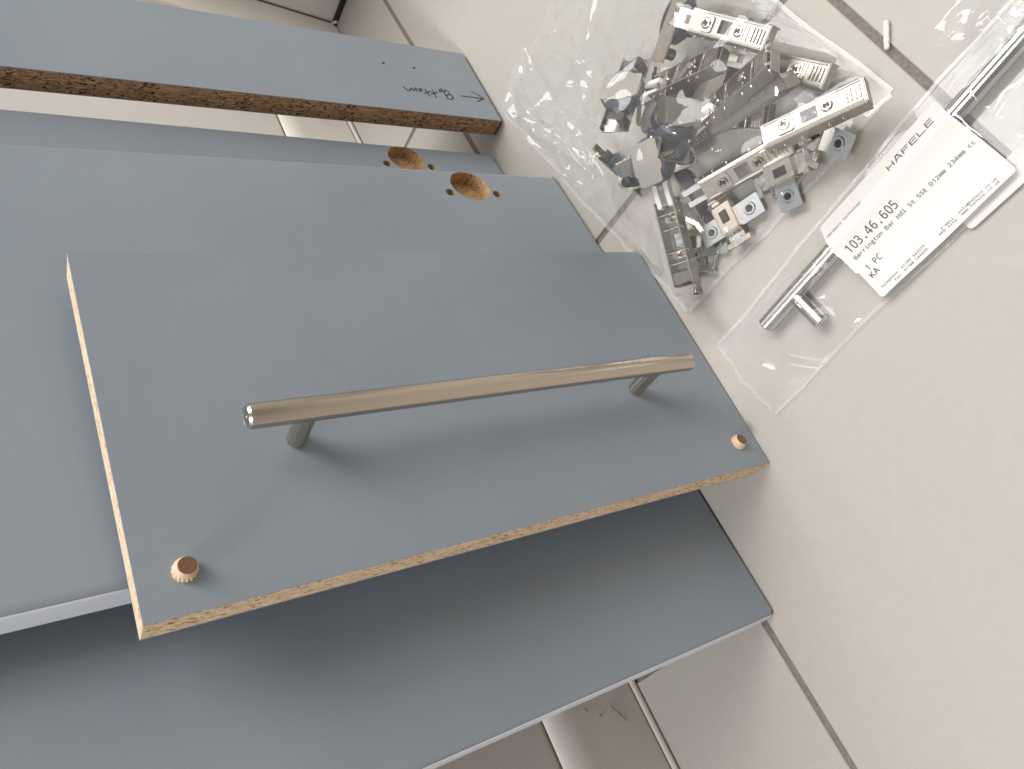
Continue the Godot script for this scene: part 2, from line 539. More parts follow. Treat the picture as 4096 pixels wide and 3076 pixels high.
func boards() -> void:
	var fa := board_frame(Vector3(-0.0414, 0.0075, 0.9991), Vector3(-0.136, 0.9906, -0.0131), Vector3(0.9898, 0.1364, 0.04), Vector3(-0.2923, 0.0034, -0.65))
	var fc := board_frame(Vector3(-0.0086, 0, 1), Vector3(-0.1291, 0.9916, -0.0011), Vector3(0.9916, 0.1291, 0.0085), Vector3(-0.2838, 0.0023, -0.4486))
	var fe := board_frame(Vector3(-0.0059, -0.004, 1.0), Vector3(-0.11, 0.9939, 0.0033), Vector3(0.9939, 0.11, 0.0063), Vector3(-0.3282, 0.0032, -0.5352))
	var fd := board_frame(Vector3(-0.0539, -0.0138, 0.9985), Vector3(-0.1139, 0.9935, 0.0076), Vector3(0.992, 0.1133, 0.0551), Vector3(-0.2574, 0.0035, -0.3232))
	var e := thing("door_board", "widest blue-grey cabinet door, standing hindmost with its lower edge across the bottom", "cabinet door", fe, "blue-grey cabinet doors leaning in a row")
	door(e, 0.4938, 0.72, true, 0.1017)
	var c := thing("door_board", "blue-grey cabinet door with a drilled hinge cup, between widest door and handled front", "cabinet door", fc, "blue-grey cabinet doors leaning in a row")
	door(c, 0.2979, 0.72, true, 0.0973)
	# the marked panel
	var a := thing("marked_board", "narrow blue-grey panel with handwritten Bottom and an arrow, brown chipboard edge", "panel", fa)
	raw_board(a, 0.1049, 0.72, M.chip_dark, M.laminate_rim)
	var st := begin()
	for s in [[Vector2(0.0731, 0.0323), Vector2(0.0731, 0.0198), Vector2(0.0732, 0.0065)],
		[Vector2(0.0639, 0.0165), Vector2(0.0682, 0.0105), Vector2(0.0732, 0.0065), Vector2(0.0787, 0.0162)],
		[Vector2(0.0740, 0.0438), Vector2(0.0683, 0.0450), Vector2(0.0673, 0.0480), Vector2(0.0715, 0.0504), Vector2(0.0766, 0.0498), Vector2(0.0800, 0.0499), Vector2(0.0810, 0.0466), Vector2(0.0786, 0.0431), Vector2(0.0738, 0.0428), Vector2(0.0732, 0.0458), Vector2(0.0760, 0.0494)],
		[Vector2(0.0684, 0.0509), Vector2(0.0701, 0.0520), Vector2(0.0709, 0.0535), Vector2(0.0705, 0.0545), Vector2(0.0690, 0.0543), Vector2(0.0674, 0.0532), Vector2(0.0665, 0.0518), Vector2(0.0670, 0.0508), Vector2(0.0684, 0.0509)],
		[Vector2(0.0807, 0.0624), Vector2(0.0748, 0.0621), Vector2(0.0697, 0.0624)], [Vector2(0.0722, 0.0580), Vector2(0.0764, 0.0661)],
		[Vector2(0.0799, 0.0694), Vector2(0.0749, 0.0697), Vector2(0.0700, 0.0701)], [Vector2(0.0722, 0.0652), Vector2(0.0765, 0.0737)],
		[Vector2(0.0718, 0.0741), Vector2(0.0734, 0.0752), Vector2(0.0742, 0.0766), Vector2(0.0738, 0.0777), Vector2(0.0724, 0.0776), Vector2(0.0708, 0.0765), Vector2(0.0699, 0.0750), Vector2(0.0703, 0.0740), Vector2(0.0718, 0.0741)],
		[Vector2(0.0745, 0.0801), Vector2(0.0695, 0.0795), Vector2(0.0742, 0.0832), Vector2(0.0707, 0.0846), Vector2(0.0750, 0.0879), Vector2(0.0738, 0.0912), Vector2(0.0701, 0.0928)]]:
		ribbon(st, s, 0.00125)
	part("handwriting", st.commit(), M.ink, a)
	for h in [Vector2(0.0372, 0.1017), Vector2(0.0376, 0.0699)]:
		var hole := lathe_mesh([Vector2(0.0013, 0.0003), Vector2(0.0009, 0.00012), Vector2(0, 0.0001)], 14, Transform3D(Basis(Vector3(0, 0, 1), -PI / 2), Vector3(0, h.y, h.x)))
		part("screw_hole", hole, M.mould, a)
	# the front with the handle
	var d := thing("drawer_board", "short blue-grey front with a steel bar handle, foremost, with pale chipboard edges", "drawer front", fd)
	raw_board(d, 0.1974, 0.401, M.chip_pale, M.laminate_rim)
	var hd := Node3D.new()
	hd.name = "bar_handle"
	d.add_child(hd)
	bar_handle(hd, Transform3D(Basis(), Vector3(0.0001, 0.0846, 0.1251)), M.brushed)
	for k in [[Vector2(0.1789, 0.3818), 0.0062, 0.2, Vector2(-0.05, 0.03)], [Vector2(0.1782, 0.0192), 0.0048, 1.1, Vector2(0.02, -0.05)]]:
		dowel(d, Vector3(0, k[0].y, k[0].x), k[1], k[2], k[3])

func dowel(parent: Node, at: Vector3, h: float, turn: float, lean: Vector2) -> void:
	var root := Node3D.new()
	root.name = "wooden_dowel"
	parent.add_child(root, true)
	root.transform = Transform3D(Basis(Vector3(0, 0, 1), -PI / 2 + lean.x) * Basis(Vector3(1, 0, 0), lean.y) * Basis(Vector3(0, 1, 0), turn), at)
	var st := begin()
	var n := 18
	var R := 0.0054
	var r := 0.0050
	var rt := 0.0039
	var rows := [[-0.001, 1.0], [h * 0.30, 1.0], [h * 0.58, 0.9], [h, 0.0]]
	for i in rows.size() - 1:
		for k in n * 2:
			var q := []
			for e in [[i, k], [i, k + 1], [i + 1, k + 1], [i + 1, k]]:
				var row: Array = rows[e[0]]
				var rr: float = (R if int(e[1]) % 2 == 0 else r)
				var f: float = row[1]
				rr = rr * f if f > 0.0 else rt
				if f > 0.0 and f < 1.0: rr = 0.0050
				var ang: float = TAU * e[1] / (n * 2) + row[0] * 25.0
				q.append(Vector3(cos(ang) * rr, row[0], sin(ang) * rr))
			var nn: Vector3 = (q[3] - q[0]).cross(q[1] - q[0]).normalized()
			if nn.dot(q[0] - Vector3(0, q[0].y, 0)) < 0: nn = -nn
			quad(st, q[0], q[1], q[2], q[3], nn)
	part("fluted_side", st.commit(), M.beech, root)
	part("end_grain", lathe_mesh([Vector2(rt, h), Vector2(rt * 0.93, h + 0.0001), Vector2(0, h + 0.0001)], 24), M.beech_end, root)

# ------------------------------------------------------------------ hinges
func hinge_proto(open_deg: float, with_cup := true) -> Node3D:
	var o := Node3D.new()
	# arm: bent sheet, along +x, top at y = 0
	var U := func(x0: float, x1: float, wide: bool) -> PackedVector2Array:
		return mm([-8.5, -11, -7.4, -11, -7.4, -1.8, -6.8, -1.2, 6.8, -1.2, 7.4, -1.8, 7.4, -11, 8.5, -11, 8.5, -1.2, 7.3, 0, -7.3, 0, -8.5, -1.2])
	# cross-section (z, y) pushed along x
	var ax := Transform3D(Basis(Vector3(0, 0, 1), Vector3(0, 1, 0), Vector3(1, 0, 0)), Vector3.ZERO)
	var st := begin()
	var sec: PackedVector2Array = U.call(0, 0, true)
	extrude(st, sec, 0.012, 0.037, ax)
	extrude(st, mm([-8.5, -11, -7.4, -11, -7.4, -1.8, -6.8, -1.2, -4.2, -1.2, -4.2, 0, -7.3, 0, -8.5, -1.2]), 0.037, 0.047, ax)
	extrude(st, mm([8.5, -11, 7.4, -11, 7.4, -1.8, 6.8, -1.2, 4.2, -1.2, 4.2, 0, 7.3, 0, 8.5, -1.2]), 0.037, 0.047, ax)
	extrude(st, sec, 0.047, 0.075, ax)
	cbox(st, Vector3(0.0755, -0.004, 0), Vector3(0.001, 0.0076, 0.0168), 0.0003)
	# raised edge rails along the top
	for s in [-1.0, 1.0]:
		cbox(st, Vector3(0.0435, 0.0003, s * 0.0064), Vector3(0.060, 0.0008, 0.0011), 0.0003)
	part("arm", st.commit(), M.satin_nickel, o)
	st = begin()
	extrude(st, rounded(27, 0, 10.5, 10.5, 2.0), 0.0001, 0.0012, Transform3D(Basis(Vector3(1, 0, 0), Vector3(0, 0, -1), Vector3(0, 1, 0)), Vector3.ZERO))
	part("bushing", st.commit(), M.satin_nickel, o)
	for sx in [[0.027, 0.0012, 0.4], [0.053, 0.0, 0.9]]:
		var s := part("screw_head", lathe_mesh([Vector2(0.0038, 0), Vector2(0.0036, 0.0007), Vector2(0.0028, 0.0011), Vector2(0, 0.0012)], 20), M.nickel, o, Transform3D(Basis(Vector3(0, 1, 0), sx[2]), Vector3(sx[0], sx[1], 0)))
		part("cross_recess", extrude_mesh(mm([-0.55, -2.3, 0.55, -2.3, 0.55, -0.55, 2.3, -0.55, 2.3, 0.55, 0.55, 0.55, 0.55, 2.3, -0.55, 2.3, -0.55, 0.55, -2.3, 0.55, -2.3, -0.55, -0.55, -0.55]), 0.0011, 0.00135, Transform3D(Basis(Vector3(1, 0, 0), Vector3(0, 0, -1), Vector3(0, 1, 0)), Vector3.ZERO)), M.dark_metal, s)
	st = begin()
	for k in 4:
		cbox(st, Vector3(0.0645 + 0.0026 * k, 0.0004, 0), Vector3(0.0012, 0.001, 0.009), 0.0004)
	for k in [[0.0605, 0.0008, 0.0095], [0.0572, 0.0008, 0.0095]]:
		cbox(st, Vector3(k[0], 0.0002, 0), Vector3(0.0007, 0.0007, k[2]), 0.0002)
	for s in [-1.0, 1.0]:
		cbox(st, Vector3(0.0588, 0.0002, s * 0.0048), Vector3(0.004, 0.0007, 0.0006), 0.0002)
	part("grip_rib", st.commit(), M.nickel, o)
	# inside of the channel, seen when the hinge lies on its back
	st = begin()
	cbox(st, Vector3(0.069, -0.0068, 0), Vector3(0.0095, 0.0075, 0.0145), 0.0008)
	for k in 5:
		cbox(st, Vector3(0.0655 + 0.0018 * k, -0.0108, 0), Vector3(0.0008, 0.0009, 0.0138), 0.0003)
	part("release_clip", st.commit(), M.nickel, o)
	st = begin()
	for x in [0.0155, 0.0225, 0.0335, 0.0505, 0.0588]:
		rod(st, Vector3(x, -0.0075, -0.0095), Vector3(x, -0.0075, 0.0095), 0.0013, 10, 0.0003)
	rod(st, Vector3(0.027, -0.011, 0), Vector3(0.027, -0.001, 0), 0.0028, 14, 0.0004)
	rod(st, Vector3(0.053, -0.0125, 0), Vector3(0.053, -0.001, 0), 0.0026, 14, 0.0004)
	part("pin", st.commit(), M.nickel, o)
	if not with_cup:
		return o
	# links between arm and cup
	for s in [-1.0, 1.0]:
		part("nylon_link", extrude_mesh(mm([-3, -9.5, 8, -10, 17, -9, 18, -6, 16, -3.5, 7, -4.5, -3, -4]), s * 0.0046 - 0.0018, s * 0.0046 + 0.0018), M.nylon, o)
	part("steel_link", extrude_mesh(mm([-7, -9, 4, -8.6, 15, -7, 17, -4.6, 13, -3, 3, -5.4, -7, -5.6]), -0.0026, 0.0026), M.nickel, o)
	# cup side, turned about the joint
	var cup := Transform3D(Basis(Vector3(0, 0, 1), deg_to_rad(open_deg)), Vector3(-0.002, -0.006, 0))
	var flat := Transform3D(Basis(Vector3(1, 0, 0), Vector3(0, 0, -1), Vector3(0, 1, 0)), Vector3.ZERO)
	st = begin()
	extrude(st, mm([-2, 0, -2, -1.2, -22, -1.2, -23.2, -2.2, -23.2, -5.5, -24.4, -5.5, -24.4, -1.6, -22.6, 0]), -0.031, 0.031, Transform3D(Basis(Vector3(1, 0, 0), Vector3(0, 1, 0), Vector3(0, 0, 1)), Vector3.ZERO), true)
	rod(st, Vector3(-0.0145, 0, 0.0), Vector3(-0.0145, 0.0006, 0.0), 0.006, 20, 0.0002)
	part("cup_flange", st.commit(), M.nickel, o, cup)
	part("hinge_cup", lathe_mesh([Vector2(0, -0.0118), Vector2(0.0145, -0.0118), Vector2(0.0168, -0.0095), Vector2(0.0172, -0.0013), Vector2(0.015, -0.0012)], 40, Transform3D(Basis(), Vector3(-0.0145, 0, 0))), M.grey_plastic, o, cup)
	var cap := mm([-29, 8, -27, 11, -8, 11.6, -5, 9.6, 1, 9.6, 2.4, 8, 2.4, -8, 1, -9.6, -5, -9.6, -8, -11.6, -27, -11, -29, -8])
	st = begin()
	extrude(st, cap, -0.0132, -0.0105, flat)
	for sg in [-1.0, 1.0]:
		cbox(st, Vector3(-0.017, -0.0082, sg * 0.0112), Vector3(0.017, 0.006, 0.0009), 0.0003)
	cbox(st, Vector3(-0.0285, -0.008, 0), Vector3(0.0009, 0.0062, 0.015), 0.0003)
	part("cup_cover", st.commit(), M.satin_nickel, o, cup)
	for s in [-1.0, 1.0]:
		var prof := [Vector2(0, -0.0095)]
		for k in 4:
			prof.append(Vector2(0.0036, -0.0095 + 0.002 * k))
			prof.append(Vector2(0.0041, -0.0082 + 0.002 * k))
		prof.append(Vector2(0.0036, -0.0011))
		prof.append(Vector2(0, -0.0011))
		part("plug", lathe_mesh(prof, 14, Transform3D(Basis(), Vector3(-0.008, 0, s * 0.0235))), M.black_plastic, o, cup)
	return o

func arm_frame(end_: Vector3, start: Vector3, roll: float) -> Transform3D:
	var x := (end_ - start).normalized()
	var z := x.cross(Vector3.UP).normalized()
	var y := z.cross(x)
	var b := Basis(x, y, z) * Basis(Vector3(1, 0, 0), deg_to_rad(roll))
	return Transform3D(b, end_ - x * 0.076)

var obstacles := []

func add_obstacle(a: Vector3, b: Vector3, r: float) -> void:
	obstacles.append([a, b, r])

func hinges() -> void:
	var protos := {0: hinge_proto(0.0), 70: hinge_proto(70.0), 95: hinge_proto(95.0), 25: hinge_proto(25.0), -1: hinge_proto(0.0, false)}
	var group := "cabinet hinges inside the clear bag"
	# label, joint, arm end, roll, opening
	var spots := [
		["nickel hinge, topmost in the bag, with ribbed arm end and two cross screws uppermost", Vector3(-0.1104, 0.047, -0.4052), Vector3(-0.0772, 0.042, -0.3240), 0.0, 25],
		["nickel hinge parallel to and partly under the topmost hinge, ribs at its arm end", Vector3(-0.1210, 0.022, -0.3925), Vector3(-0.0726, 0.018, -0.2872), 0.0, 25],
		["upturned hinge with dark cup and bent plate nearest the bag's left side", Vector3(-0.1744, 0.026, -0.3949), Vector3(-0.1043, 0.040, -0.3386), 158.0, 25],
		["hinge whose plain pale arm stands on edge, crossing beside the left cup", Vector3(-0.1863, 0.022, -0.3687), Vector3(-0.1201, 0.036, -0.3594), 62.0, -1],
		["hinge on its back with ribbed clip showing at its squared open end", Vector3(-0.1370, 0.030, -0.3262), Vector3(-0.0807, 0.046, -0.3014), 160.0, 70],
		["hinge lying on its side, long dark channel beside the wide screwed arm", Vector3(-0.1424, 0.022, -0.3201), Vector3(-0.0873, 0.030, -0.2928), 112.0, -1],
		["long nickel arm hinge lying across the bag's right, screws and slot up", Vector3(-0.1290, 0.046, -0.2835), Vector3(-0.0600, 0.034, -0.2520), -8.0, -1],
		["upturned hinge in the middle, metal cup cover up, channel arm toward the bag's tip", Vector3(-0.1843, 0.034, -0.3360), Vector3(-0.2297, 0.016, -0.2591), 176.0, 0],
		["hinge with a black cup at the bag's lower left, metal plate jutting out", Vector3(-0.2130, 0.020, -0.3560), Vector3(-0.1500, 0.012, -0.3400), 60.0, 70],
		["hinge mostly buried in the middle of the heap, dark cup turned up", Vector3(-0.1500, 0.013, -0.3560), Vector3(-0.1120, 0.013, -0.3000), 190.0, 0],
		["hinge below the bag's bright crease, plate edge turned up beside the middle hinge", Vector3(-0.1701, 0.028, -0.2932), Vector3(-0.1150, 0.016, -0.2760), 40.0, 70],
	]
	var first := {}
	for s in spots:
		var k: int = s[4]
		var n: Node3D = protos[k] if not first.has(k) else protos[k].duplicate()
		first[k] = true
		n.name = numbered("cup_hinge_assembly")
		add_child(n)
		n.transform = arm_frame(s[2], s[1], s[3])
		tag(n, s[0], "hinge", group)
		for ob in [[Vector3(0.0, -0.005, -0.006), Vector3(0.074, -0.005, -0.006), 0.0075], [Vector3(0.0, -0.005, 0.006), Vector3(0.074, -0.005, 0.006), 0.0075]]:
			add_obstacle(n.transform * ob[0], n.transform * ob[1], ob[2])
		if k < 0:
			continue
		var cup := n.transform * Transform3D(Basis(Vector3(0, 0, 1), deg_to_rad(k)), Vector3(-0.002, -0.006, 0))
		add_obstacle(cup * Vector3(-0.0085, 0, -0.027), cup * Vector3(-0.0085, 0, 0.027), 0.006)
		add_obstacle(cup * Vector3(-0.0145, -0.006, -0.010), cup * Vector3(-0.0145, -0.006, 0.010), 0.011)

func plate_proto() -> Node3D:
	# wing plate along z, bridge along x, top up
	var o := Node3D.new()
	var flat := Transform3D(Basis(Vector3(1, 0, 0), Vector3(0, 0, -1), Vector3(0, 1, 0)), Vector3.ZERO)
	part("wing_plate", extrude_mesh(rounded(0, 0, 15.5, 50, 1.2), 0.0, 0.0016, flat), M.zinc, o)
	for s in [-1.0, 1.0]:
		part("eyelet", lathe_mesh([Vector2(0.0046, 0.0016), Vector2(0.0040, 0.0025), Vector2(0.0028, 0.0025), Vector2(0.0022, 0.0019)], 24, Transform3D(Basis(), Vector3(0, 0, s * 0.016))), M.zinc, o)
		part("screw_hole", lathe_mesh([Vector2(0.0023, 0.0021), Vector2(0, 0.0020)], 18, Transform3D(Basis(), Vector3(0, 0, s * 0.016))), M.dark_metal, o)
	var st := begin()
	extrude(st, mm([-19, 1.8, -19, 3.0, -11, 3.0, -8, 8.2, 12, 8.2, 14, 5.6, 22, 5.6, 22, 4.2, 13, 4.2, 11, 6.8, -7, 6.8, -10, 1.8]), -0.0062, 0.0062)
	cbox(st, Vector3(-0.017, 0.0028, 0), Vector3(0.0045, 0.002, 0.02), 0.0005)
	cbox(st, Vector3(0.019, 0.0052, 0), Vector3(0.005, 0.002, 0.017), 0.0005)
	for s in [-1.0, 1.0]:
		cbox(st, Vector3(0.002, 0.0045, s * 0.0068), Vector3(0.02, 0.007, 0.0013), 0.0004)
	part("bridge", st.commit(), M.nickel, o)
	part("clamp_window", box_mesh(Vector3(0.003, 0.0084, 0), Vector3(0.009, 0.0006, 0.006), 0.0002), M.dark_metal, o)
	part("cam_screw", lathe_mesh([Vector2(0.0033, 0.0), Vector2(0.003, 0.0009), Vector2(0, 0.001)], 16, Transform3D(Basis(), Vector3(-0.0145, 0.003, 0))), M.zinc, o)
	return o

func plates_and_screws() -> void:
	var proto := plate_proto()
	var i := 0
	for s in [
		["mounting plate with a round eyelet at the bag's right, below the long arm", Vector3(-0.0990, 0.017, -0.2640), Vector3(-0.25, 1, 0.1), 20.0],
		["mounting plate lying under the film between the long arm and the screws", Vector3(-0.1330, 0.010, -0.2690), Vector3(-0.1, 1, 0.15), -25.0],
		["bridge-shaped mounting plate beside the channel arm near the bag's tip", Vector3(-0.1800, 0.0085, -0.2745), Vector3(0.05, 1, 0.12), 75.0],
		["mounting plate lying beneath the channel arm closest to the bag's tip", Vector3(-0.2130, 0.004, -0.2830), Vector3(0.0, 1, 0.05), 52.0]]:
		var n: Node3D = proto if i == 0 else proto.duplicate()
		i += 1
		n.name = numbered("mounting_plate")
		add_child(n)
		var y: Vector3 = s[2].normalized()
		var x := y.cross(Vector3(0, 0, 1)).normalized()
		x = Vector3(1, 0, 0) - y * y.x
		x = x.normalized()
		n.transform = Transform3D(Basis(x, y, x.cross(y)) * Basis(Vector3(0, 1, 0), deg_to_rad(s[3])), s[1])
		tag(n, s[0], "mounting plate", "hinge mounting plates in the clear bag")
		add_obstacle(n.transform * Vector3(0, 0.003, -0.024), n.transform * Vector3(0, 0.003, 0.024), 0.003)
		add_obstacle(n.transform * Vector3(-0.015, 0.005, 0), n.transform * Vector3(0.02, 0.006, 0), 0.004)
	# screws: head at the origin, shaft along -y
	var sp := Node3D.new()
	var prof := [Vector2(0, -0.016), Vector2(0.0012, -0.0135)]
	for k in 9:
		prof.append(Vector2(0.0012, -0.0132 + 0.00135 * k))
		prof.append(Vector2(0.0018, -0.0126 + 0.00135 * k))
	prof.append(Vector2(0.0013, -0.001))
	part("threaded_shank", lathe_mesh(prof, 12), M.chrome, sp)
	var hd := part("screw_head", lathe_mesh([Vector2(0.0013, -0.0018), Vector2(0.0036, -0.0002), Vector2(0.0036, 0.0), Vector2(0.003, 0.0004), Vector2(0, 0.0005)], 18), M.chrome, sp)
	part("cross_recess", extrude_mesh(mm([-0.5, -2, 0.5, -2, 0.5, -0.5, 2, -0.5, 2, 0.5, 0.5, 0.5, 0.5, 2, -0.5, 2, -0.5, 0.5, -2, 0.5, -2, -0.5, -0.5, -0.5]), 0.0005, 0.0007, Transform3D(Basis(Vector3(1, 0, 0), Vector3(0, 0, -1), Vector3(0, 1, 0)), Vector3.ZERO)), M.dark_metal, hd)
	i = 0
	for s in [
		["threaded screw lying beside the rightmost mounting plate in the bag", Vector3(-0.1189, 0.0042, -0.2586), Vector3(-0.1070, 0.0042, -0.2680)],
		["threaded screw at the bag's lower right, between the middle two plates", Vector3(-0.1330, 0.0042, -0.2590), Vector3(-0.1180, 0.0042, -0.2605)],
		["bright screw lying point toward the right under the lower crease", Vector3(-0.1471, 0.0042, -0.2651), Vector3(-0.1363, 0.0042, -0.2580)],
		["screw at the arm end of the second hinge, by the bag's right edge", Vector3(-0.0799, 0.0042, -0.2914), Vector3(-0.0720, 0.0042, -0.2980)],
		["screw right of the channel arm near the bag's tip", Vector3(-0.2160, 0.0042, -0.2610), Vector3(-0.2040, 0.0042, -0.2680)],
		["screw beyond the channel arm's end, nearest the bag's tip", Vector3(-0.2366, 0.0042, -0.2580), Vector3(-0.2299, 0.0042, -0.2700)]]:
		var n: Node3D = sp if i == 0 else sp.duplicate()
		i += 1
		n.name = numbered("screw")
		add_child(n)
		var t := aim(s[1], s[2])
		n.transform = Transform3D(t.basis * Basis(Vector3(1, 0, 0), PI), s[1])
		tag(n, s[0], "screw", "screws loose in the clear bag")
		add_obstacle(s[1], s[2], 0.0022)

# ------------------------------------------------------------------ plastic bags
# a film pulled over what lies in the bag: relaxed over a grid laid between four corners
class Film:
	var c := []           # corners, (x, z)
	var nx := 0
	var nz := 0
	var h := PackedFloat32Array()
	var sway := 0.0
	func pos(s: float, t: float) -> Vector2:
		var p := (c[0] as Vector2).lerp(c[1], s).lerp((c[3] as Vector2).lerp(c[2], s), t)
		# the edges of a limp bag are never quite straight
		return p + Vector2(sin(t * 9.0 + s * 2.0) + 0.6 * sin(t * 21.0 + 1.3), sin(s * 8.0 + t * 2.6 + 0.8) + 0.5 * sin(s * 19.0)) * sway
	func st(p: Vector2) -> Vector2:
		var q := Vector2(0.5, 0.5)
		for i in 12:
			var f := pos(q.x, q.y) - p
			var ds := (pos(q.x + 0.001, q.y) - pos(q.x, q.y)) / 0.001
			var dt := (pos(q.x, q.y + 0.001) - pos(q.x, q.y)) / 0.001
			var det := ds.x * dt.y - ds.y * dt.x
			q -= Vector2((f.x * dt.y - f.y * dt.x) / det, (ds.x * f.y - ds.y * f.x) / det)
		return q
	func at(s: float, t: float) -> float:
		var x := clampf(s, 0, 1) * (nx - 1)
		var z := clampf(t, 0, 1) * (nz - 1)
		var i := mini(int(x), nx - 2)
		var j := mini(int(z), nz - 2)
		var fx := x - i
		var fz := z - j
		return lerpf(lerpf(h[j * nx + i], h[j * nx + i + 1], fx), lerpf(h[(j + 1) * nx + i], h[(j + 1) * nx + i + 1], fx), fz)
	func height(p: Vector2) -> float:
		var q := st(p)
		return at(q.x, q.y)

func relax(corners: Array, nx: int, nz: int, obs: Array, gap: float, rounds: int, base: float, sway := 0.0012) -> Film:
	var f := Film.new()
	f.sway = sway
	f.c = corners
	f.nx = nx
	f.nz = nz
	var low := PackedFloat32Array()
	low.resize(nx * nz)
	low.fill(base)
	for j in nz:
		for i in nx:
			var p := f.pos(float(i) / (nx - 1), float(j) / (nz - 1))
			var top := base
			for o in obs:
				var a: Vector3 = o[0]
				var b: Vector3 = o[1]
				var r: float = o[2] + 0.0012
				var ab := Vector2(b.x - a.x, b.z - a.z)
				var t := clampf((p - Vector2(a.x, a.z)).dot(ab) / maxf(ab.length_squared(), 1e-9), 0, 1)
				var d := p.distance_to(Vector2(a.x, a.z) + ab * t)
				if d < r:
					top = maxf(top, lerpf(a.y, b.y, t) + sqrt(r * r - d * d) + gap)
			low[j * nx + i] = top
	var h := low.duplicate()
	for k in rounds:
		for par in [0, 1]:
			for j in range(1, nz - 1):
				for i in range(1 + (j + par) % 2, nx - 1, 2):
					var e := j * nx + i
					var v := (h[e - 1] + h[e + 1] + h[e - nx] + h[e + nx]) * 0.25
					v = h[e] + (v - h[e]) * 1.6
					h[e] = maxf(v, low[e])
	for k in 6:
		var g := h.duplicate()
		for j in range(1, nz - 1):
			for i in range(1, nx - 1):
				var e := j * nx + i
				g[e] = maxf((h[e - 1] + h[e + 1] + h[e - nx] + h[e + nx]) * 0.125 + h[e] * 0.5, low[e])
		h = g
	f.h = h
	return f

# creases: sharp straight folds [from, to, height, half width], and low waves between them
func random_creases(f: Film, count: int, seed_: int, hub: Vector2, amp: float, longest: float) -> Array:
	var r := RandomNumberGenerator.new()
	r.seed = seed_
	var out := []
	for k in count:
		var p := f.pos(r.randf_range(0.04, 0.96), r.randf_range(0.04, 0.96))
		var d := (p - hub).angle() + r.randfn() * 0.55
		if r.randf() < 0.25:
			d = r.randf() * TAU
		var L := r.randf_range(0.25, 1.0) * longest
		var q := p + Vector2(cos(d), sin(d)) * L
		out.append([p, q, amp * r.randf_range(0.25, 1.0) * (1.0 if r.randf() < 0.7 else -0.5), r.randf_range(0.0028, 0.011)])
	return out

func film_mesh(f: Film, nx: int, nz: int, amp: float, freq: float, seed_: int, creases: Array, calm: Callable) -> ArrayMesh:
	var n2 := FastNoiseLite.new()
	n2.seed = seed_ + 7
	n2.frequency = freq * 2.2
	n2.fractal_octaves = 2
	var big := FastNoiseLite.new()
	big.seed = seed_ + 5
	big.frequency = freq
	big.fractal_octaves = 2
	var P := PackedVector3Array()
	P.resize(nx * nz)
	var E := PackedFloat32Array()
	E.resize(nx * nz)
	for j in nz:
		for i in nx:
			var s := float(i) / (nx - 1)
			var t := float(j) / (nz - 1)
			var p := f.pos(s, t)
			var edge := smoothstep(0.0, 0.08, minf(minf(s, 1 - s), minf(t, 1 - t)))
			var k: float = calm.call(p)
			var y := f.at(s, t) + amp * k * (0.3 + 0.7 * edge) * (big.get_noise_2d(p.x, p.y) + 0.22 * n2.get_noise_2d(p.x, p.y))
			y += (1.0 - edge) * 0.0009 * (1.0 + big.get_noise_2d(p.x * 1.3, p.y * 1.3 + 2.0))
			E[j * nx + i] = k * (0.3 + 0.7 * edge)
			P[j * nx + i] = Vector3(p.x, y, p.y)
	for c in creases:
		var a: Vector2 = c[0]
		var b: Vector2 = c[1]
		var w: float = c[3]
		var L := a.distance_to(b)
		var lo := Vector2(1, 1)
		var hi := Vector2(0, 0)
		var m := w * 4.5
		for q in [a + Vector2(-m, -m), a + Vector2(m, -m), a + Vector2(-m, m), a + Vector2(m, m), b + Vector2(-m, -m), b + Vector2(m, -m), b + Vector2(-m, m), b + Vector2(m, m)]:
			var u := f.st(q)
			lo = Vector2(minf(lo.x, u.x), minf(lo.y, u.y))
			hi = Vector2(maxf(hi.x, u.x), maxf(hi.y, u.y))
		var bend := sin(L * 311.0 + a.x * 977.0) * 0.06 * L
		for j in range(maxi(0, int(lo.y * (nz - 1))), mini(nz, int(hi.y * (nz - 1)) + 2)):
			for i in range(maxi(0, int(lo.x * (nx - 1))), mini(nx, int(hi.x * (nx - 1)) + 2)):
				var e := j * nx + i
				var v := Vector2(P[e].x, P[e].z) - a
				var along := v.dot(b - a) / (L * L)
				if along < -0.12 or along > 1.12:
					continue
				var off := absf(v.cross((b - a) / L) + bend * along * (1.0 - along) * 4.0)
				if off < w * 4.5:
					var fade := smoothstep(-0.12, 0.3, along) * (1.0 - smoothstep(0.7, 1.12, along))
					P[e].y += c[2] * E[e] * fade * exp(-sqrt(off * off + 1.6e-7) / w)
	for e in P.size():
		P[e].y = maxf(P[e].y, 0.0011)
	var st := begin()
	var N := PackedVector3Array()
	N.resize(nx * nz)
	for j in nz:
		for i in nx:
			var dx := P[j * nx + mini(i + 1, nx - 1)] - P[j * nx + maxi(i - 1, 0)]
			var dz := P[mini(j + 1, nz - 1) * nx + i] - P[maxi(j - 1, 0) * nx + i]
			var nn := dz.cross(dx).normalized()
			N[j * nx + i] = nn if nn.y > 0 else -nn
	for j in nz - 1:
		for i in nx - 1:
			var a := j * nx + i
			tri(st, P[a], P[a + 1], P[a + nx + 1], N[a], N[a + 1], N[a + nx + 1])
			tri(st, P[a], P[a + nx + 1], P[a + nx], N[a], N[a + nx + 1], N[a + nx])
	return st.commit()

func back_sheet(f: Film) -> ArrayMesh:
	var st := begin()
	var n := 10
	for j in n:
		for i in n:
			var q := []
			for k in [[0, 0], [1, 0], [1, 1], [0, 1]]:
				var p := f.pos((i + k[0]) / float(n), (j + k[1]) / float(n))
				q.append(Vector3(p.x, 0.0005, p.y))
			quad(st, q[0], q[1], q[2], q[3], Vector3.UP)
	return st.commit()

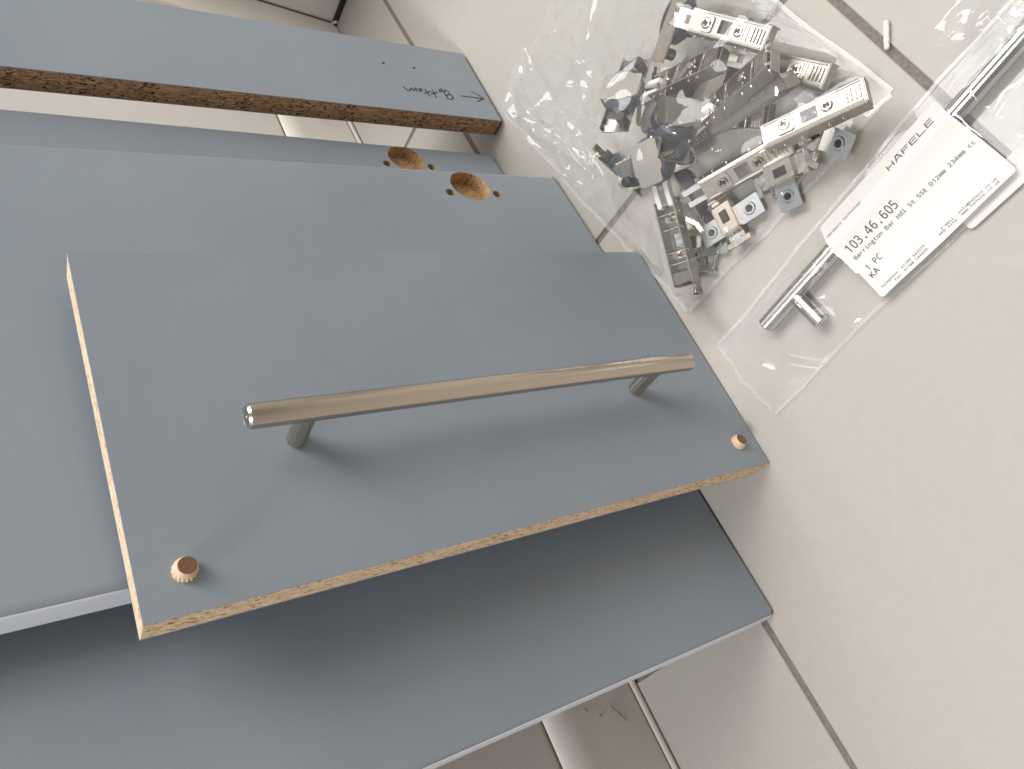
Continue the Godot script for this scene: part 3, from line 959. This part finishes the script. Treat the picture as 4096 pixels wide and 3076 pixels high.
func seam(f: Film, sides: Array, width: float) -> ArrayMesh:
	# flat welded border of the bag
	var st := begin()
	for s in sides:
		var n := 60
		for i in n:
			var a := float(i) / n
			var b := float(i + 1) / n
			var pa: Vector2 = [f.pos(a, 0), f.pos(1, a), f.pos(a, 1), f.pos(0, a)][s]
			var pb: Vector2 = [f.pos(b, 0), f.pos(1, b), f.pos(b, 1), f.pos(0, b)][s]
			var d := (pb - pa).normalized()
			var o := Vector2(-d.y, d.x)
			if o.dot(f.pos(0.5, 0.5) - pa) > 0: o = -o
			var ya := 0.0016 + 0.0007 * sin(i * 0.9) + 0.0004 * sin(i * 2.3)
			var yb := 0.0016 + 0.0007 * sin((i + 1) * 0.9) + 0.0004 * sin((i + 1) * 2.3)
			var A := Vector3(pa.x, ya, pa.y)
			var B := Vector3(pb.x, yb, pb.y)
			var O := Vector3(o.x, 0.1, o.y) * width
			quad(st, A, B, B + O, A + O, Vector3(0, 1, 0))
			rod(st, A + O, B + O, 0.00022, 6)
	return st.commit()

func one(_p: Vector2) -> float:
	return 1.0

var bag: Film

func heap_calm(p: Vector2) -> float:
	# drawn tight over the hinges, slack around them
	var d := Vector2((p.x + 0.137) / 0.088, (p.y + 0.322) / 0.082).length()
	return lerpf(0.22, 1.0, smoothstep(0.75, 1.25, d))

func label_calm(p: Vector2) -> float:
	# the stiff sticker smooths the film beneath it
	var d := maxf(maxf(-0.1395 - p.x, p.x + 0.0430), maxf(-0.2275 - p.y, p.y + 0.1590))
	return clampf(d / 0.012, 0.06, 1.0)

func bags() -> void:
	# bag of hinges
	var f := relax([Vector2(-0.2896, -0.5483), Vector2(-0.0900, -0.5900), Vector2(-0.0568, -0.2548), Vector2(-0.2512, -0.2543)], 84, 126, obstacles, 0.0006, 90, 0.0015)
	var b := thing("plastic_bag", "clear plastic bag full of metal hinges lying on the tiles", "plastic bag")
	var cr := random_creases(f, 70, 5, Vector2(-0.15, -0.33), 0.0058, 0.15)
	cr.append_array([[Vector2(-0.286, -0.535), Vector2(-0.245, -0.40), 0.004, 0.004], [Vector2(-0.275, -0.53), Vector2(-0.19, -0.40), 0.004, 0.005], [Vector2(-0.25, -0.54), Vector2(-0.15, -0.42), 0.005, 0.006], [Vector2(-0.168, -0.306), Vector2(-0.138, -0.291), 0.020, 0.008], [Vector2(-0.245, -0.33), Vector2(-0.235, -0.262), 0.003, 0.003], [Vector2(-0.06, -0.262), Vector2(-0.085, -0.33), 0.003, 0.004]])
	part("front_film", film_mesh(f, 260, 390, 0.0022, 22.0, 11, cr, heap_calm), M.film, b)
	part("back_film", back_sheet(f), M.film, b)
	part("welded_seam", seam(f, [1, 2, 3], 0.003), M.film_seam, b)
	# the mouth of the bag folded back along its left side
	var fold := relax([Vector2(-0.2900, -0.5500), Vector2(-0.2300, -0.5680), Vector2(-0.2380, -0.3850), Vector2(-0.2680, -0.3950)], 24, 60, [], 0.001, 2, 0.0085, 0.002)
	part("folded_film", film_mesh(fold, 90, 220, 0.0030, 26.0, 71, random_creases(fold, 16, 3, Vector2(-0.25, -0.3), 0.005, 0.09) + [[Vector2(-0.280, -0.545), Vector2(-0.262, -0.41), 0.005, 0.003], [Vector2(-0.262, -0.55), Vector2(-0.250, -0.40), 0.006, 0.004], [Vector2(-0.248, -0.555), Vector2(-0.240, -0.42), 0.005, 0.003]], one), M.film, b)
	# long bag with the packed handle
	var hx := Transform3D(Basis(Vector3(0, 1, 0), 0.0), Vector3.ZERO)
	var dir := Vector3(0.99622, 0, -0.0868)
	var side := Vector3(0.0868, 0, 0.99622)
	# bar axis from the end towards +x; posts point along +z on the floor
	var o := Vector3(-0.2078, 0.0074, -0.1991) + dir * 0.0295
	var h := thing("packed_handle_bar", "brushed steel bar handle sealed in the long clear bag under the white label", "handle", Transform3D(Basis(side, dir, side.cross(dir)), o - side * 0.0285))
	bar_handle(h, Transform3D(), M.steel)
	# the handle's feet point along +z: turn it over about its bar
	h.transform = Transform3D(Basis(-side, dir, (-side).cross(dir)), o + side * 0.0285)
	var obs := []
	var a0 := Vector3(-0.2078, 0.0074, -0.1991)
	obs.append([a0, a0 + dir * 0.293, 0.006])
	obs.append([o, o + side * 0.0285, 0.005])
	obs.append([o + dir * 0.234, o + dir * 0.234 + side * 0.0285, 0.005])
	bag = relax([Vector2(-0.2478, -0.2166), Vector2(0.1000, -0.2475), Vector2(0.1000, -0.1800), Vector2(-0.2428, -0.1507)], 174, 44, obs, 0.0007, 30, 0.0018)
	var hb := thing("plastic_bag", "long clear plastic bag with a white printed label and a bar handle inside", "plastic bag")
	cr = random_creases(bag, 60, 8, Vector2(-0.21, -0.2), 0.0042, 0.075)
	cr.append_array([[Vector2(-0.225, -0.2105), Vector2(-0.140, -0.2165), 0.0026, 0.004], [Vector2(-0.165, -0.190), Vector2(-0.140, -0.196), 0.004, 0.006], [Vector2(-0.205, -0.186), Vector2(-0.150, -0.192), 0.005, 0.006], [Vector2(-0.178, -0.176), Vector2(-0.160, -0.166), 0.003, 0.003], [Vector2(-0.235, -0.19), Vector2(-0.22, -0.165), 0.003, 0.005], [Vector2(-0.04, -0.224), Vector2(0.0, -0.228), 0.003, 0.003], [Vector2(-0.04, -0.190), Vector2(0.0, -0.198), 0.003, 0.003]])
	part("front_film", film_mesh(bag, 520, 130, 0.0016, 26.0, 23, cr, label_calm), M.film, hb)
	part("back_film", back_sheet(bag), M.film, hb)
	part("welded_seam", seam(bag, [0, 2, 3], 0.0022), M.film_seam, hb)
	sticker(hb)
	# crumpled empty end of another bag at the upper right
	var obs3 := [[Vector3(-0.03, 0.0095, -0.214), Vector3(0.10, 0.0095, -0.2255), 0.0066], [Vector3(-0.005, 0.009, -0.236), Vector3(0.1, 0.013, -0.250), 0.004], [Vector3(0.01, 0.010, -0.225), Vector3(0.1, 0.02, -0.2350), 0.006]]
	var f3 := relax([Vector2(-0.0265, -0.2530), Vector2(0.1200, -0.2760), Vector2(0.1250, -0.2000), Vector2(-0.0010, -0.2050)], 60, 34, obs3, 0.001, 25, 0.0075)
	var cb := thing("plastic_bag", "crumpled empty clear bag end lying over the long bag at the upper right", "plastic bag")
	part("front_film", film_mesh(f3, 260, 150, 0.0030, 30.0, 37, random_creases(f3, 60, 12, Vector2(0.05, -0.23), 0.0040, 0.05), one), M.film, cb)
	var f4 := relax([Vector2(-0.0200, -0.2580), Vector2(0.1200, -0.2860), Vector2(0.1250, -0.2100), Vector2(-0.0050, -0.2150)], 50, 30, obs3, 0.004, 25, 0.0110)
	part("folded_film", film_mesh(f4, 220, 130, 0.0030, 28.0, 51, random_creases(f4, 60, 15, Vector2(0.05, -0.23), 0.0040, 0.05), one), M.film, cb)

# ------------------------------------------------------------------ the printed sticker
func lay(p: Vector2, lift: float) -> Vector3:
	return Vector3(p.x, bag.height(p) + lift, p.y)

func sheet(corners: Array, nx: int, nz: int, lift: float, r: float, dip: Callable) -> ArrayMesh:
	var st := begin()
	var P := []
	for j in nz + 1:
		for i in nx + 1:
			var s := float(i) / nx
			var t := float(j) / nz
			var c0: Vector2 = corners[0]
			var c1: Vector2 = corners[1]
			var c2: Vector2 = corners[2]
			var c3: Vector2 = corners[3]
			# rounded corners: pull the outermost points in
			var L := c0.distance_to(c1)
			var H := c0.distance_to(c3)
			var dx := minf(s, 1 - s) * L
			var dz := minf(t, 1 - t) * H
			if dx < r and dz < r:
				var v := Vector2(r - dx, r - dz)
				var m := maxf(v.x, v.y)
				if v.length() > 0.0:
					v = v * (m / v.length())
				var ndx := r - v.x
				var ndz := r - v.y
				s = ndx / L if s < 0.5 else 1.0 - ndx / L
				t = ndz / H if t < 0.5 else 1.0 - ndz / H
			var p := c0.lerp(c1, s).lerp(c3.lerp(c2, s), t)
			P.append(Vector3(p.x, bag.height(p) + lift + dip.call(p), p.y))
	var w := nx + 1
	var N := []
	for j in nz + 1:
		for i in nx + 1:
			var dx: Vector3 = P[j * w + mini(i + 1, nx)] - P[j * w + maxi(i - 1, 0)]
			var dz: Vector3 = P[mini(j + 1, nz) * w + i] - P[maxi(j - 1, 0) * w + i]
			N.append(dz.cross(dx).normalized())
	for j in nz:
		for i in nx:
			var a := j * w + i
			tri(st, P[a], P[a + 1], P[a + w + 1], N[a], N[a + 1], N[a + w + 1])
			tri(st, P[a], P[a + w + 1], P[a + w], N[a], N[a + w + 1], N[a + w])
	return st.commit()

func label_dip(p: Vector2) -> float:
	# a slight wave along its free lower edge
	var t := clampf((p.y + 0.226) / 0.066, 0, 1)
	return 0.0016 * t * t * (0.5 + 0.5 * sin((p.x + 0.14) * 85.0 + 0.6)) + 0.003 * pow(t, 3.0)

func flat_dip(p: Vector2) -> float:
	return 0.0

func text_on(st: SurfaceTool, font: Font, text: String, a: Vector2, b: Vector2, cap: float, lift: float) -> void:
	var tm := TextMesh.new()
	tm.font = font
	tm.font_size = 48
	tm.pixel_size = 0.01
	tm.depth = 0.0
	tm.curve_step = 2.0
	tm.text = "H"
	tm.horizontal_alignment = HORIZONTAL_ALIGNMENT_LEFT
	var ref: PackedVector3Array = tm.get_mesh_arrays()[Mesh.ARRAY_VERTEX]
	var y0 := 1e9
	var y1 := -1e9
	for v in ref:
		y0 = minf(y0, v.y); y1 = maxf(y1, v.y)
	tm.text = text
	var arr := tm.get_mesh_arrays()
	var vs: PackedVector3Array = arr[Mesh.ARRAY_VERTEX]
	var x0 := 1e9
	var x1 := -1e9
	for v in vs:
		x0 = minf(x0, v.x); x1 = maxf(x1, v.x)
	var d := (b - a).normalized()
	var up := Vector2(d.y, -d.x)
	var L := a.distance_to(b)
	var idx: PackedInt32Array = arr[Mesh.ARRAY_INDEX] if arr[Mesh.ARRAY_INDEX] != null else PackedInt32Array(range(vs.size()))
	var out := []
	for v in vs:
		var p := a + d * ((v.x - x0) / (x1 - x0) * L) + up * ((v.y - y0) / (y1 - y0) * cap)
		out.append(Vector3(p.x, bag.height(p) + label_dip(p) + lift, p.y))
	for i in range(0, idx.size(), 3):
		tri(st, out[idx[i]], out[idx[i + 1]], out[idx[i + 2]], Vector3.UP, Vector3.UP, Vector3.UP)

func stroke_on(st: SurfaceTool, a: Vector2, d: Vector2, up: Vector2, pts: Array, w: float, lift: float) -> void:
	for i in pts.size() - 1:
		var p: Vector2 = a + d * pts[i].x + up * pts[i].y
		var q: Vector2 = a + d * pts[i + 1].x + up * pts[i + 1].y
		var e := (q - p).normalized()
		var s := Vector2(-e.y, e.x) * w * 0.5
		p -= e * w * 0.5; q += e * w * 0.5
		var k := []
		for v in [p - s, p + s, q + s, q - s]:
			k.append(Vector3(v.x, bag.height(v) + label_dip(v) + lift + 0.00001 * (i % 4), v.y))
		quad(st, k[0], k[1], k[2], k[3], Vector3.UP)

func sticker(parent: Node) -> void:
	var lab := part("printed_label", sheet([Vector2(-0.1390, -0.2240), Vector2(-0.0445, -0.2275), Vector2(-0.0428, -0.1650), Vector2(-0.1378, -0.1600)], 96, 64, 0.0011, 0.0022, label_dip), M.paper, parent)
	lab.set_meta("label", "white printed label with black lettering")
	var back := part("blank_sticker", sheet([Vector2(-0.0790, -0.1730), Vector2(-0.0300, -0.1760), Vector2(-0.0300, -0.1590), Vector2(-0.0794, -0.1575)], 30, 12, 0.0005, 0.003, flat_dip), M.backing_paper, parent)
	back.set_meta("label", "second white sticker showing below the printed label")
	var mono := SystemFont.new()
	mono.font_names = PackedStringArray(["Droid Sans Mono"])
	var st := begin()
	for t in [
		["Hardware Technology", Vector2(-0.1360, -0.2101), Vector2(-0.1082, -0.2113), 0.00191],
		["103.46.605", Vector2(-0.1330, -0.1931), Vector2(-0.0953, -0.1946), 0.00517],
		["Barrington Bar Hdl St SSE D12mm 234mm cc", Vector2(-0.1337, -0.1882), Vector2(-0.0463, -0.1916), 0.00238],
		["1 PC", Vector2(-0.1327, -0.1784), Vector2(-0.1218, -0.1790), 0.00370],
		["KA", Vector2(-0.1341, -0.1732), Vector2(-0.1279, -0.1739), 0.00368],
		["Telephone: 01788 542020", Vector2(-0.1340, -0.1645), Vector2(-0.1011, -0.1671), 0.00157],
		["Fax: 01788 544440", Vector2(-0.1252, -0.1624), Vector2(-0.1011, -0.1645), 0.00156],
		["e-mail: info@hafele.co.uk", Vector2(-0.0890, -0.1680), Vector2(-0.0520, -0.1685), 0.00148],
		["web site: www.hafele.co.uk", Vector2(-0.0921, -0.1661), Vector2(-0.0519, -0.1662), 0.00148]]:
		text_on(st, mono, t[0], t[1], t[2], t[3], 0.0014)
	# the wide-set maker's lettering, drawn as strokes
	var a := Vector2(-0.0855, -0.2129)
	var b := Vector2(-0.0513, -0.2151)
	var d := (b - a).normalized()
	var up := Vector2(d.y, -d.x)
	var W := a.distance_to(b) / 6.0
	var H := 0.0041
	var x := 0.0
	var lw := W * 0.74
	for ch in "HAFELE":
		var ss := []
		match ch:
			"H": ss = [[Vector2(0, 0), Vector2(0, H)], [Vector2(lw, 0), Vector2(lw, H)], [Vector2(0, H * 0.5), Vector2(lw, H * 0.5)]]
			"A": ss = [[Vector2(0, 0), Vector2(lw * 0.3, H), Vector2(lw * 0.7, H), Vector2(lw, 0)], [Vector2(lw * 0.16, H * 0.36), Vector2(lw * 0.84, H * 0.36)], [Vector2(lw * 0.3, H * 1.2), Vector2(lw * 0.38, H * 1.2)], [Vector2(lw * 0.62, H * 1.2), Vector2(lw * 0.7, H * 1.2)]]
			"F": ss = [[Vector2(0, 0), Vector2(0, H), Vector2(lw, H)], [Vector2(0, H * 0.52), Vector2(lw * 0.85, H * 0.52)]]
			"E": ss = [[Vector2(lw, 0), Vector2(0, 0), Vector2(0, H), Vector2(lw, H)], [Vector2(0, H * 0.5), Vector2(lw * 0.9, H * 0.5)]]
			"L": ss = [[Vector2(0, H), Vector2(0, 0), Vector2(lw, 0)]]
		for s in ss:
			var sh := []
			for q in s:
				sh.append(Vector2(q.x + x + W * 0.08, q.y))
			stroke_on(st, a, d, up, sh, 0.00055, 0.0014)
		x += W * 1.02
	part("print", st.commit(), M.print_ink, lab)

func odds() -> void:
	var st := begin()
	rng.seed = 5
	var a := Vector3(-0.0318, 0.0021, -0.2911)
	var b := Vector3(-0.0426, 0.0021, -0.2771)
	var L := a.distance_to(b)
	var prof := [Vector2(0, 0), Vector2(0.0013, 0.0002)]
	for i in 14:
		prof.append(Vector2(0.0017 + rng.randf_range(-0.0002, 0.0003), L * (i + 0.7) / 15.0))
	prof.append(Vector2(0.0012, L - 0.0002))
	prof.append(Vector2(0, L))
	lathe(st, prof, 10, aim(a, b))
	var o := part("plastic_stick", st.commit(), M.white_stick, self)
	tag(o, "small white plastic stick lying across the grout joint at the top right", "plastic stick")

# ------------------------------------------------------------------ light and camera
func area(called: String, at: Vector3, look: Vector3, size: Vector2, energy: float, c: Color) -> void:
	var l := AreaLight3D.new()
	l.name = called
	l.area_size = size
	l.light_energy = energy
	l.light_color = c
	l.shadow_enabled = true
	l.area_range = 12.0
	add_child(l)
	l.look_at_from_position(at, look, Vector3.UP if absf((look - at).normalized().y) < 0.95 else Vector3.FORWARD)

func _ready() -> void:
	var cam := Camera3D.new()
	cam.name = "camera"
	cam.fov = 53.84
	cam.near = 0.02
	cam.far = 30.0
	# rows found from the photograph: right, down and forward of the lens in the room's axes
	cam.transform = Transform3D(Basis(Vector3(0.4944, -0.7641, 0.4143), Vector3(0.6184, -0.0258, -0.7855), Vector3(0.6109, 0.6445, 0.4597)).orthonormalized(), Vector3(0, 0.4782, 0))
	add_child(cam)
	var env := Environment.new()
	env.background_mode = Environment.BG_COLOR
	env.background_color = lin(0.60, 0.57, 0.54)
	env.background_energy_multiplier = 0.31
	env.tonemap_mode = Environment.TONE_MAPPER_LINEAR
	env.tonemap_exposure = 1.0
	env.sdfgi_enabled = true
	env.ssao_enabled = true
	env.ssil_enabled = true
	var we := WorldEnvironment.new()
	we.name = "environment"
	we.environment = env
	add_child(we)
	area("ceiling_lamp", Vector3(0.25, 2.3, -1.50), Vector3(-0.1, 0, -0.35), Vector2(1.6, 1.2), 5.0, lin(1.0, 0.99, 0.975))
	area("second_ceiling_lamp", Vector3(1.4, 2.3, -1.15), Vector3(-0.1, 0, -0.3), Vector2(1.1, 1.6), 2.7, lin(1.0, 0.99, 0.975))
	area("third_ceiling_lamp", Vector3(-0.36, 2.3, 0.9), Vector3(-0.36, 0.1, -0.1), Vector2(0.35, 0.8), 3.9, lin(0.96, 0.98, 1.0))
	materials()
	setting()
	boards()
	hinges()
	plates_and_screws()
	bags()
	odds()
